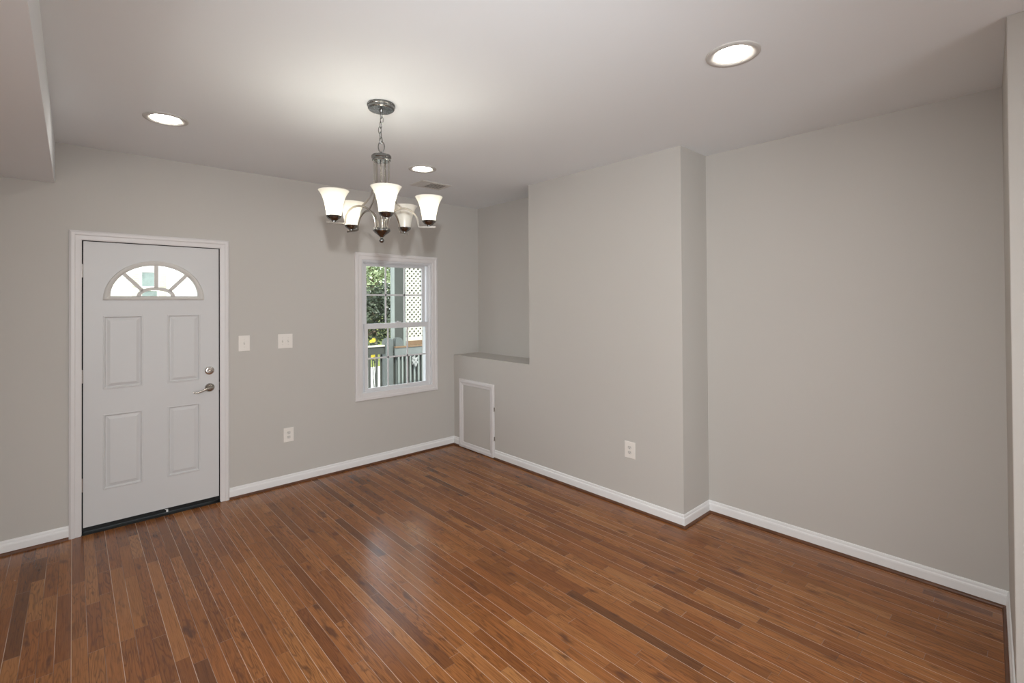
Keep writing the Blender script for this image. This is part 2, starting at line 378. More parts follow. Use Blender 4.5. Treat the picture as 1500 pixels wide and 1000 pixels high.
def frame_profile(bm, u0, u1, v0, v1, prof, place, closed=True, open_bottom=False):
    """mitred moulding round the rectangle; prof = [(offset outwards, protrusion)] closed section; place(u, v, d) -> world point"""
    cs = []
    for off, d in prof:
        if open_bottom: cs.append([(u0-off, v0, d), (u0-off, v1+off, d), (u1+off, v1+off, d), (u1+off, v0, d)])
        else: cs.append([(u0-off, v0-off, d), (u0-off, v1+off, d), (u1+off, v1+off, d), (u1+off, v0-off, d)])
    V = [[bm.verts.new(place(*c)) for c in loop] for loop in cs]; n = len(V)
    for k in range(3 if open_bottom else 4):
        j = (k+1) % 4
        for i in range(n):
            i2 = (i+1) % n; bm.faces.new((V[i][k], V[i][j], V[i2][j], V[i2][k]))
    if open_bottom:
        bm.faces.new([V[i][0] for i in range(n)]); bm.faces.new([V[i][3] for i in range(n)])
def sweep(bm, path, prof):
    """moulding profile [(out, z)] swept along a floor path of (x, y); the room is on the left-hand side of travel; mitred corners"""
    P = [Vector((x, y, 0)) for x, y in path]; n = len(P); rings = []
    for i in range(n):
        nin = nout = None
        if i > 0: t = (P[i]-P[i-1]).normalized(); nin = Vector((-t.y, t.x, 0))
        if i < n-1: t = (P[i+1]-P[i]).normalized(); nout = Vector((-t.y, t.x, 0))
        if nin is None: d = nout
        elif nout is None: d = nin
        else: d = (nin+nout)/(1+nin.dot(nout))
        rings.append([bm.verts.new(P[i]+d*o+Vector((0, 0, z))) for o, z in prof])
    m_ = len(prof)
    for A, B in zip(rings, rings[1:]):
        for k in range(m_): bm.faces.new((A[k], A[(k+1) % m_], B[(k+1) % m_], B[k]))
    bm.faces.new(rings[0]); bm.faces.new(rings[-1])

# ================================================================== ROOM SHELL
b = nb(); box(b, LEFT_X-0.1, REC_X+0.2, FRONT_Y-0.1, 0.05, -0.06, 0.0)
obj('floor', b, M['floor'], kind='structure')
b = nb(); box(b, LEFT_X-0.1, REC_X+0.2, FRONT_Y-0.1, 0.2, CEIL, CEIL+0.12)
obj('ceiling', b, M['ceil'], kind='structure')
b = nb(); box(b, LEFT_X, SOF_X, FRONT_Y, 0.0, SOF_Z, CEIL)
obj('trim_1', b, M['ceil'], kind='structure', bevel=0.004)['label'] = 'boxed ceiling soffit along the left side'
# back wall with door and window openings
b = nb()
xs = [LEFT_X-0.1, DL-0.012, DR+0.012, WL, WR, REC_X+0.2]
for (x0, x1, z0, z1) in ((xs[0], xs[1], -0.06, CEIL), (xs[1], xs[2], DT+0.012, CEIL), (xs[1], xs[2], -0.06, -0.012), (xs[2], xs[3], -0.06, CEIL),
                         (xs[3], xs[4], -0.06, WB), (xs[3], xs[4], WT, CEIL), (xs[4], xs[5], -0.06, CEIL)):
    box(b, x0, x1, 0.0, 0.2, z0, z1)
obj('wall_back', b, M['wall'], kind='structure')
b = nb(); prism(b, [(REC_X, 0.0), (REC_X+0.2, 0.0), (REC_X+0.2, -4.6), (REC_X, -4.6)], -0.06, CEIL)
obj('wall_right', b, M['wall'], kind='structure')
b = nb()
prism(b, [(0, CHASE_Y), (REC_X, CHASE_Y), (REC_X, NICHE_Y), (0, NICHE_Y)], 0, CEIL)
prism(b, [(0, NICHE_Y), (REC_X, NICHE_Y), (REC_X, 0), (0, 0)], 0, LEDGE)
prism(b, [(NICHE_X, NICHE_Y), (REC_X, NICHE_Y), (REC_X, 0), (NICHE_X, 0)], LEDGE, CEIL)
obj('wall_chase', b, M['wall'], kind='structure')
b = nb(); prism(b, [STUB_IN, STUB_OUT, (STUB_OUT[0], FRONT_Y), (STUB_IN[0], FRONT_Y)], 0, CEIL)
obj('wall_jamb', b, M['wall'], kind='structure', bevel=0.003)
b = nb(); box(b, LEFT_X-0.1, LEFT_X, FRONT_Y, 0, 0, CEIL); obj('wall_left', b, M['wall'], kind='structure')
b = nb(); box(b, LEFT_X-0.1, REC_X, FRONT_Y-0.1, FRONT_Y, 0, CEIL); obj('wall_front', b, M['wall'], kind='structure')

# baseboards (white) and brown shoe moulding
CW = 0.064                                            # casing width
BASE = [(0, 0), (0.013, 0), (0.013, 0.058), (0.0115, 0.066), (0.008, 0.071), (0.0075, 0.082), (0.0055, 0.088), (0, 0.090)]
SHOE = [(0.013, 0), (0.027, 0), (0.0265, 0.006), (0.023, 0.012), (0.018, 0.0155), (0.013, 0.0165)]
PA, PB = -0.118, -0.710                               # access panel sides on the chase
def boards(name_b, name_s, path, lead=None):
    b = nb(); sweep(b, path, BASE); obj(name_b, b, M['base'], kind='structure')
    b = nb(); sweep(b, path, SHOE); obj(name_s, b, M['shoe'], kind='structure')
# travelling so that the room lies to the left
boards('baseboard_back_left', 'trim_2', [(DL-CW, 0), (LEFT_X, 0), (LEFT_X, -4.0)])
boards('baseboard_back', 'trim_3', [(0, PA), (0, 0), (DR+CW, 0)])
boards('baseboard_right', 'trim_4', [(STUB_OUT[0], STUB_OUT[1]-1.5), STUB_OUT, STUB_IN, (REC_X, CHASE_Y), (0, CHASE_Y), (0, PB-0.006)])

# ================================================================== FRONT DOOR
CASE = [(-0.002, 0.0), (-0.002, 0.012), (0.006, 0.015), (0.030, 0.017), (0.036, 0.021), (0.052, 0.021), (0.059, 0.017), (CW, 0.013), (CW, 0.0)]
b = nb(); frame_profile(b, DL, DR, 0.0, DT, CASE, lambda u, v, d: (u, -d, v), open_bottom=True)
obj('trim_5', b, M['trim'], kind='structure')['label'] = 'white moulded casing round the front door'
# jamb lining and stop, painted dark for the shade in the door gap
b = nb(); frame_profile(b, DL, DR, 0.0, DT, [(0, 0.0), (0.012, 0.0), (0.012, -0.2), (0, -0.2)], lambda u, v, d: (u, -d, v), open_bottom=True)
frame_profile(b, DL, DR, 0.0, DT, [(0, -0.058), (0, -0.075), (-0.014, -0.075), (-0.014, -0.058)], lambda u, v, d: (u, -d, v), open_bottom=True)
obj('trim_6', b, M['gap'], kind='structure')['label'] = 'door jamb and stop painted dark for gap shade'

SL, SR, SB, ST = DL+0.010, DR-0.008, 0.047, DT-0.007     # slab
FC, FBZ, FA, FH = (SL+SR)/2+0.001, 1.632, 0.309, 0.293   # fanlight frame outer half ellipse
GA, GH, GZ = 0.268, 0.231, 1.662                        # glass half ellipse
def half_ellipse_hit(c, dx, dz, cx, bz, a, h):
    t = 1e9
    if dz < -1e-9: t = (bz-c[1])/dz
    # ellipse ((x-cx)/a)^2 + ((z-bz)/h)^2 = 1
    ox, oz = (c[0]-cx)/a, (c[1]-bz)/h; ux, uz = dx/a, dz/h
    A = ux*ux+uz*uz; B = 2*(ox*ux+oz*uz); Cq = ox*ox+oz*oz-1
    t2 = (-B+math.sqrt(max(0, B*B-4*A*Cq)))/(2*A)
    t = min(t, t2); return (c[0]+dx*t, c[1]+dz*t)
def rect_hit(c, dx, dz, x0, x1, z0, z1):
    t = 1e9
    if dx > 1e-9: t = min(t, (x1-c[0])/dx)
    if dx < -1e-9: t = min(t, (x0-c[0])/dx)
    if dz > 1e-9: t = min(t, (z1-c[1])/dz)
    if dz < -1e-9: t = min(t, (z0-c[1])/dz)
    return (c[0]+dx*t, c[1]+dz*t)
def door_slab():
    bm = nb(); YF, YB = 0.004, 0.048
    px = [SL, -3.040, -2.812, -2.664, -2.450, SR]
    rows = [(0.282, 0.818), (0.995, 1.520)]
    hx0, hx1, hz0, hz1 = FC-0.29, FC+0.29, 1.60, 1.93     # cut-out zone behind the fanlight frame
    zs = [SB, 0.282, 0.818, 0.995, 1.520, hz0, hz1, ST]
    def quad(p): 
        f = [bm.verts.new(q) for q in p]; bm.faces.new(f)
    def plate(x0, x1, z0, z1, y): quad([(x0, y, z0), (x1, y, z0), (x1, y, z1), (x0, y, z1)])
    prof = [(0.0, 0.0), (0.004, -0.0025), (0.009, -0.0025), (0.015, 0.008), (0.020, 0.008), (0.040, 0.0005)]
    def panel(x0, x1, z0, z1):
        loops = [[(x0+o, YF+d, z0+o), (x1-o, YF+d, z0+o), (x1-o, YF+d, z1-o), (x0+o, YF+d, z1-o)] for o, d in prof]
        for A, B in zip(loops, loops[1:]):
            for k in range(4): quad([A[k], A[(k+1) % 4], B[(k+1) % 4], B[k]])
        quad(loops[-1])
    for (z0, z1) in zip(zs[:5], zs[1:6]):
        if (z0, z1) in rows:
            for i, (x0, x1) in enumerate(zip(px, px[1:])):
                panel(x0, x1, z0, z1) if i in (1, 3) else plate(x0, x1, z0, z1, YF)
        else:
            for x0, x1 in zip(px, px[1:]): plate(x0, x1, z0, z1, YF)
    for y in (YF, YB):
        plate(SL, hx0, hz0, hz1, y); plate(hx1, SR, hz0, hz1, y); plate(SL, SR, hz1, ST, y)
    plate(SL, SR, SB, hz0, YB)
    c = (FC, GZ+0.08); angs = [2*PI*i/72 for i in range(72)] + [math.atan2(z-c[1], x-c[0]) % (2*PI) for x in (hx0, hx1) for z in (hz0, hz1)]
    angs += [math.atan2(GZ-c[1], s*GA) % (2*PI) for s in (-1, 1)]; angs.sort()
    O = [rect_hit(c, math.cos(a), math.sin(a), hx0, hx1, hz0, hz1) for a in angs]
    I = [half_ellipse_hit(c, math.cos(a), math.sin(a), FC, GZ, GA, GH) for a in angs]
    n = len(angs)
    for k in range(n):
        j = (k+1) % n
        for y in (YF, YB): quad([(O[k][0], y, O[k][1]), (O[j][0], y, O[j][1]), (I[j][0], y, I[j][1]), (I[k][0], y, I[k][1])])
        quad([(I[k][0], YF, I[k][1]), (I[j][0], YF, I[j][1]), (I[j][0], YB, I[j][1]), (I[k][0], YB, I[k][1])])
    for (x, z), (x2, z2) in (((SL, SB), (SR, SB)), ((SR, SB), (SR, ST)), ((SR, ST), (SL, ST)), ((SL, ST), (SL, SB))):
        quad([(x, YF, z), (x2, YF, z2), (x2, YB, z2), (x, YB, z)])
    return bm
door = obj('door_1', door_slab(), M['door'], kind='structure')
door['label'] = 'white panelled front door with half-round fanlight'
# fanlight frame: outer moulding ring following the half ellipse
def fan_outline(a, h, bz, n=48):
    return [(FC+a*math.cos(PI*i/n), bz+h*math.sin(PI*i/n)) for i in range(n+1)]
b = nb()
secs = [(FA, FH, FBZ, -0.004), (FA, FH, FBZ, 0.006), (FA-0.008, FH-0.008, FBZ+0.006, 0.012), (FA-0.020, FH-0.026, FBZ+0.014, 0.013),
        (GA+0.006, GH+0.006, GZ-0.006, 0.006), (GA-0.002, GH-0.002, GZ, 0.000), (GA-0.002, GH-0.002, GZ, -0.020)]
loops = [[b.verts.new((x, 0.004-d, z)) for x, z in fan_outline(a, h, bz)] for a, h, bz, d in secs]
for A, B in zip(loops, loops[1:]):
    for k in range(len(A)):
        j = (k+1) % len(A); b.faces.new((A[k], A[j], B[j], B[k]))
ff = obj('fanlight_frame', b, M['lite'], door, smooth=True, label='ivory half-round fanlight moulding')
# sunburst muntins
b = nb()
sm_o, sm_i = (0.117, 0.067), (0.091, 0.043)
A = [(FC+sm_o[0]*math.cos(PI*i/24), GZ+sm_o[1]*math.sin(PI*i/24)) for i in range(25)]
B = [(FC+sm_i[0]*math.cos(PI*i/24), GZ+sm_i[1]*math.sin(PI*i/24)) for i in range(25)]
for y0, y1 in ((-0.002, 0.020),):
    va = [b.verts.new((x, y0, z)) for x, z in A]; vb = [b.verts.new((x, y0, z)) for x, z in B]
    vc = [b.verts.new((x, y1, z)) for x, z in A]; vd = [b.verts.new((x, y1, z)) for x, z in B]
    for k in range(24):
        for P, Q in ((va, vb), (vc, vd), (va, vc), (vb, vd)): b.faces.new((P[k], P[k+1], Q[k+1], Q[k]))
for deg in (40, 90, 140):
    a = math.radians(deg); d = Vector((math.cos(a), 0, math.sin(a)))
    s = Vector((FC, 0.009, GZ)) + Vector((sm_o[0]*math.cos(a)*0.93, 0, sm_o[1]*math.sin(a)*0.93))
    x, z = half_ellipse_hit((FC, GZ+0.001), d.x, d.z, FC, GZ, GA, GH)
    e = Vector((x, 0.009, z))
    side = d.cross(Vector((0, 1, 0))).normalized()*0.0125
    pts = [s-side, s+side, e+side, e-side]
    va = [b.verts.new(p+Vector((0, -0.011, 0))) for p in pts]; vb = [b.verts.new(p+Vector((0, 0.011, 0))) for p in pts]
    b.faces.new(va); b.faces.new(vb)
    for k in range(4): b.faces.new((va[k], va[(k+1) % 4], vb[(k+1) % 4], vb[k]))
obj('sunburst_muntin', b, M['lite'], ff)
b = nb(); pts = fan_outline(GA, GH, GZ); b.faces.new([b.verts.new((x, 0.026, z)) for x, z in pts]); 
obj('pane', b, M['glass'], ff)
# hinges on the left edge
for hz in (1.835, 1.098, 0.345):
    b = nb(); hx = DL+0.003
    for k in range(5):
        z0 = hz-0.045+k*0.018
        lathe(b, [(0.0, 0), (0.0062, 0.0005), (0.0062, 0.0170), (0.0, 0.0175)], (hx, -0.005, z0), 14)
    lathe(b, [(0.0, 0.0), (0.0045, 0.0), (0.005, 0.003), (0.0, 0.005)], (hx, -0.005, hz+0.045), 12)
    box(b, hx-0.0005, hx+0.0065, -0.003, 0.004, hz-0.045, hz+0.045)
    obj('hinge', b, M['hinge'], door, smooth=True)
# deadbolt and lever
b = nb(); lathe(b, [(0.0, 0.0), (0.033, 0.0), (0.033, 0.006), (0.030, 0.011), (0.023, 0.014), (0.018, 0.014), (0.015, 0.011), (0.0, 0.011)], (-2.388, 0.004, 1.066), 36, 'Y')
db = obj('deadbolt', b, M['chrome'], door, smooth=True, label='round nickel deadbolt')
b = nb(); tube(b, [(-2.404, -0.016, 1.060), (-2.388, -0.018, 1.066), (-2.372, -0.016, 1.072)], [0.0045, 0.006, 0.0045], 10)
box(b, -2.392, -2.384, -0.014, -0.004, 1.062, 1.070)
obj('thumb_turn', b, M['chrome'], db, smooth=True)
b = nb(); lathe(b, [(0.0, 0.0), (0.034, 0.0), (0.034, 0.005), (0.031, 0.012), (0.022, 0.020), (0.014, 0.024), (0.0125, 0.045), (0.0115, 0.052), (0.0, 0.054)], (-2.386, 0.004, 0.930), 36, 'Y')
lv = obj('door_lever', b, M['nickel'], door, smooth=True, label='brushed nickel lever handle')
b = nb()
tube(b, [(-2.384, -0.048, 0.930), (-2.400, -0.050, 0.930), (-2.420, -0.051, 0.926), (-2.445, -0.052, 0.916), (-2.470, -0.053, 0.908), (-2.490, -0.053, 0.907), (-2.503, -0.051, 0.910)],
     [0.010, 0.0105, 0.009, 0.0075, 0.0065, 0.006, 0.0035], 14)
obj('lever_arm', b, M['nickel'], lv, smooth=True)
# strike plate on the jamb
b = nb(); box(b, DR-0.003, DR+0.001, -0.010, 0.03, 0.90, 0.965); obj('strike_plate', b, M['hinge'], door)
# black sweep and threshold
b = nb(); box(b, SL, SR, 0.002, 0.05, 0.020, 0.0475)
ds = obj('door_sweep', b, M['black'], door, label='black rubber door sweep')
b = nb(); box(b, -2.672, -2.660, -0.004, 0.004, 0.021, 0.045); box(b, -2.680, -2.660, -0.004, 0.004, 0.040, 0.045); obj('loose_clip', b, M['base'], ds, label='small white clip')
b = nb(); prism(b, [(DL-0.0, -0.016), (DR+0.0, -0.016), (DR, 0.2), (DL, 0.2)], -0.012, 0.020)
for v in b.verts:
    if v.co.y < -0.01 and v.co.z > 0.01: v.co.z = 0.006
obj('trim_7', b, M['black'], kind='structure')['label'] = 'black door threshold'

# ================================================================== WINDOW
win = bpy.data.objects.new('window_1', None); COL.objects.link(win); win.location = ((WL+WR)/2, 0, WB); win.matrix_world = Matrix.Translation(win.location)
win['kind'] = 'structure'; win['label'] = 'white double-hung window looking onto the porch'
WC = [(-0.004, 0.0), (-0.004, 0.012), (0.004, 0.015), (0.030, 0.016), (0.038, 0.021), (0.058, 0.021), (0.066, 0.015), (0.066, 0.0)]
pl = lambda u, v, d: (u, -d, v)
b = nb(); frame_profile(b, WL, WR, WB, WT, WC, pl); obj('casing', b, M['trim'], win, label='white painted window casing')
b = nb(); frame_profile(b, WL+0.030, WR-0.030, WB+0.016, WT-0.030, [(0.030, 0.0), (0.030, -0.13), (0.0, -0.13), (0.0, -0.10), (0.004, -0.10), (0.004, -0.052), (0.0, -0.052), (0.0, -0.018), (0.012, -0.012), (0.012, 0.0)], pl)
obj('window_frame', b, M['vinyl'], win, label='white vinyl window frame')
def sash(name, x0, x1, z0, z1, st, rb, rt, y, cols, rows):
    b = nb(); gx0, gx1, gz0, gz1 = x0+st, x1-st, z0+rb, z1-rt; T = 0.013
    box(b, x0, gx0, y-T, y+T, z0, z1); box(b, gx1, x1, y-T, y+T, z0, z1)
    box(b, gx0, gx1, y-T, y+T, z0, gz0); box(b, gx0, gx1, y-T, y+T, gz1, z1)
    s = obj(name, b, M['vinyl'], win, bevel=0.002)
    b = nb(); box(b, gx0-0.004, gx1+0.004, y+0.001, y+0.004, gz0-0.004, gz1+0.004); obj('pane', b, M['glass'], s)
    b = nb()
    for i in range(1, cols):
        x = gx0+(gx1-gx0)*i/cols; box(b, x-0.008, x+0.008, y-0.007, y-0.001, gz0, gz1)
    for j in range(1, rows):
        z = gz0+(gz1-gz0)*j/rows; box(b, gx0, gx1, y-0.007, y-0.001, z-0.008, z+0.008)
    obj('grille', b, M['vinyl'], s, label='white three-by-two window grille')
    return s
us = sash('upper_sash', -1.056, -0.338, 1.350, 1.998, 0.034, 0.040, 0.028, 0.076, 3, 2)
ls = sash('lower_sash', -1.062, -0.318, 0.722, 1.390, 0.034, 0.026, 0.052, 0.035, 3, 2)
b = nb(); box(b, -0.72, -0.66, 0.018, 0.045, 1.390, 1.402); lathe(b, [(0, 0), (0.011, 0), (0.011, 0.006), (0, 0.008)], (-0.69, 0.032, 1.402), 16)
obj('sash_lock', b, M['vinyl'], ls)

# ================================================================== WALL PLATES
def plate_thing(name, label, cat, loc, normal, w, h, kind, group=None):
    """built facing -y at the origin, then turned to its wall"""
    t = thing(name, label, cat, (0, 0, 0), group)
    b = nb(); box(b, -w/2, w/2, -0.006, 0.0, -h/2, h/2); p = obj('cover_plate', b, M['plate'], t, bevel=0.003)
    if kind == 'outlet':
        for s in (1, -1):
            b = nb(); n = 20; zc = s*0.0195
            pts = []
            for i in range(n):
                a = 2*PI*i/n; pts.append((0.0172*math.cos(a), max(-0.0125, min(0.0125, 0.0172*math.sin(a)))))
            f = [b.verts.new((x, -0.0085, zc+z)) for x, z in pts]; g = [b.verts.new((x, -0.005, zc+z)) for x, z in pts]
            b.faces.new(f)
            for i in range(n): b.faces.new((f[i], f[(i+1) % n], g[(i+1) % n], g[i]))
            rc = obj('receptacle', b, M['recept'], t)
            b = nb(); box(b, -0.0078, -0.0052, -0.0090, -0.008, zc-0.002, zc+0.008); box(b, 0.0052, 0.0075, -0.0090, -0.008, zc-0.001, zc+0.007)
            lathe(b, [(0.0, 0.0086), (0.0028, 0.0086), (0.0028, 0.0090), (0.0, 0.0090)], (0, 0, zc-0.007), 12, 'Y')
            obj('slots', b, M['slot'], rc)
        sc = [(0, 0)]
    else:
        gangs = [0.0] if kind == 'single' else [-0.0235, 0.0235]
        for gx in gangs:
            b = nb(); box(b, gx-0.0055, gx+0.0055, -0.0072, -0.0058, -0.0125, 0.0125); obj('toggle_slot', b, M['recept'], t)
            b = nb(); box(b, gx-0.004, gx+0.004, -0.019, -0.006, -0.004, 0.0045, Matrix.Rotation(math.radians(-28), 4, 'X'), (gx, -0.006, 0)); obj('toggle', b, M['plate'], t, bevel=0.001)
        sc = [(gx, s*0.030) for gx in gangs for s in (1, -1)]
    for sx, sz in sc:
        b = nb(); lathe(b, [(0.0, 0.006), (0.0032, 0.006), (0.003, 0.0072), (0.0, 0.0075)], (sx, 0, sz), 12, 'Y'); obj('screw', b, M['recept'], t, smooth=True)
    t.location = loc
    if normal == '-x': t.rotation_euler = (0, 0, -PI/2)
    return t
plate_thing('light_switch', 'ivory single toggle switch plate beside the front door casing', 'light switch', (-2.138, 0, 1.268), '-y', 0.086, 0.130, 'single')
plate_thing('light_switch', 'ivory double toggle switch plate between door and window', 'light switch', (-1.812, 0, 1.268), '-y', 0.122, 0.126, 'double')
plate_thing('wall_outlet', 'ivory duplex outlet low on the door wall under the double switch', 'outlet', (-1.786, 0, 0.440), '-y', 0.086, 0.124, 'outlet')
plate_thing('wall_outlet', 'ivory duplex outlet low on the projecting wall right of the access panel', 'outlet', (0, -2.335, 0.449), '-x', 0.096, 0.128, 'outlet')

# ================================================================== ACCESS PANEL
ap = thing('access_panel', 'white-framed access hatch low on the wall in the corner under the ledge', 'access panel', (0, (PA+PB)/2, 0.0))
b = nb(); pr = [(0, 0.0), (0, 0.010), (0.006, 0.014), (0.022, 0.016), (0.036, 0.022), (0.056, 0.022), (0.064, 0.016), (0.064, 0.0)]
frame_profile(b, -PA+0.064, -PB-0.064, 0.010+0.056, 0.744-0.056, pr, lambda u, v, d: (-d, -u, v))
for v in b.verts: v.co.z = max(v.co.z, 0.004)
obj('frame', b, M['trim'], ap)
b = nb(); box(b, -0.006, 0.0, PB+0.05, PA-0.05, 0.05, 0.70); obj('door_panel', b, M['wall'], ap, label='greige painted hatch board')
for z in (0.50, 0.20):
    b = nb(); box(b, -0.012, 0.0, PB-0.006, PB+0.001, z-0.02, z+0.02); lathe(b, [(0, 0), (0.004, 0), (0.004, 0.04), (0, 0.04)], (-0.012, PB-0.004, z-0.02), 10); obj('hinge', b, M['hinge'], ap, smooth=True)

# ================================================================== CEILING: RECESSED LAMPS AND VENT
def recessed(loc, label, power=1.0):
    t = thing('recessed_light', label, 'ceiling light', loc, 'recessed ceiling lights')
    b = nb(); lathe(b, [(0.114, 0.0), (0.113, -0.004), (0.107, -0.0075), (0.098, -0.0085), (0.086, -0.006), (0.074, -0.0005), (0.073, 0.0)], loc, 56); obj('trim_ring', b, M['lamp_trim'], t, smooth=True)
    b = nb(); lathe(b, [(0.0735, -0.0008), (0.072, -0.0035), (0.05, -0.0050), (0.0, -0.0055)], loc, 48); obj('lens', b, M['lens'], t, smooth=True, label='glowing round lens')
recessed((-2.789, -0.991, CEIL), 'glowing recessed ceiling light above the front door')
recessed((-1.010, -3.575, CEIL), 'largest glowing recessed ceiling light, near the right wall')
recessed((-1.060, -1.060, CEIL), 'small glowing recessed ceiling light behind the chandelier, beside the vent')
recessed((-2.800, -3.580, CEIL), 'unseen recessed ceiling light added overhead near the camera')  # unseen fourth lamp of the grid, added for its light
vt = thing('ceiling_vent', 'white rectangular louvred air vent in the ceiling behind the chandelier', 'vent', (-0.70, -0.638, CEIL))
VX0, VX1, VY0, VY1 = -0.868, -0.540, -0.752, -0.520
b = nb(); frame_profile(b, VX0+0.030, VX1-0.030, VY0+0.030, VY1-0.030, [(0, 0.0), (0, 0.004), (0.006, 0.010), (0.022, 0.007), (0.030, 0.003), (0.030, 0.0)], lambda u, v, d: (u, v, CEIL-d))
obj('frame', b, M['vent'], vt)
b = nb(); box(b, VX0+0.028, VX1-0.028, VY0+0.028, VY1-0.028, CEIL-0.001, CEIL); obj('backing', b, M['slot'], vt)  # dark sheet paints in the shade behind the open blades
for i in range(10):                                       # two banks of blades, thrown to either side
    x = VX0+0.044+i*(VX1-VX0-0.088)/9
    b = nb(); tilt, w_ = (48, 0.010) if i < 3 else (-9, 0.0145)
    box(b, x-w_, x+w_, VY0+0.030, VY1-0.030, CEIL-0.0066, CEIL-0.0056, Matrix.Rotation(math.radians(tilt), 4, 'Y'), (x, 0, CEIL-0.0075)); obj('louvre', b, M['vent'], vt)

# ================================================================== CHANDELIER
CHX, CHY = -1.928, -2.029
ch = thing('chandelier', 'brushed nickel five-arm chandelier with white bell glass shades hanging from the ceiling', 'chandelier', (CHX, CHY, CEIL))
cc = Vector((CHX, CHY, 0))
b = nb(); lathe(b, [(0.0, CEIL), (0.074, CEIL), (0.0765, CEIL-0.004), (0.0765, CEIL-0.011), (0.073, CEIL-0.014), (0.072, CEIL-0.026), (0.066, CEIL-0.032), (0.012, CEIL-0.034), (0.009, CEIL-0.044), (0.0, CEIL-0.046)], cc, 56)
obj('canopy', b, M['dark_nickel'], ch, smooth=True)
def link(bm, c, L, wd, r, ang, lean=0.0):
    u = Vector((math.cos(ang), math.sin(ang), 0)); v = Vector((lean, 0, 1)).normalized()
    pts = [Vector(c)+u*(wd*math.cos(2*PI*i/24))+v*(L*math.sin(2*PI*i/24)) for i in range(24)]
    tube(bm, pts, r, 8, closed=True, upv=u.cross(v))
zt = CEIL-0.046
for i in range(6):
    b = nb(); z = zt-0.012-i*0.0285; dxx = (0.0, 0.003, -0.003, -0.008, -0.004, -0.002)[i]
    link(b, (CHX+dxx*RT.x, CHY+dxx*RT.y, z), 0.0195, 0.0078, 0.0021, (-0.74 if i % 2 else 0.5), 0.0)
    obj('chain_link', b, M['dark_nickel'], ch, smooth=True)
b = nb(); link(b, (CHX, CHY, 2.468), 0.031, 0.0165, 0.0028, -0.60); obj('hanging_ring', b, M['dark_nickel'], ch, smooth=True)
b = nb(); lathe(b, [(0.0, 2.442), (0.006, 2.440), (0.007, 2.430), (0.011, 2.424), (0.050, 2.421), (0.054, 2.416), (0.054, 2.406), (0.049, 2.402), (0.049, 2.396), (0.051, 2.392), (0.047, 2.388), (0.008, 2.388), (0.007, 2.372), (0.0, 2.370)], cc, 48)
obj('top_plate', b, M['dark_nickel'], ch, smooth=True)
b = nb(); tube(b, [(CHX, CHY, 2.39), (CHX, CHY, 2.0)], 0.0055, 12); obj('centre_stem', b, M['nickel'], ch, smooth=True)
HUBZ = 2.010
b = nb(); lathe(b, [(0.0, HUBZ+0.006), (0.044, HUBZ+0.004), (0.047, HUBZ), (0.047, HUBZ-0.012), (0.042, HUBZ-0.016), (0.040, HUBZ-0.019), (0.028, HUBZ-0.028), (0.016, HUBZ-0.038), (0.009, HUBZ-0.046), (0.0, HUBZ-0.047)], cc, 48)
hub = obj('hub', b, M['dark_nickel'], ch, smooth=True)
b = nb(); lathe(b, [(0.0, HUBZ-0.043), (0.0065, HUBZ-0.045), (0.0065, HUBZ-0.051), (0.0115, HUBZ-0.056), (0.014, HUBZ-0.063), (0.0125, HUBZ-0.070), (0.008, HUBZ-0.075), (0.0, HUBZ-0.077)], cc, 28)
obj('finial', b, M['dark_nickel'], hub, smooth=True)
TH0 = math.atan2(RT.y, RT.x) + math.radians(2.0)
CUPR, BARZ = 0.262, 2.024
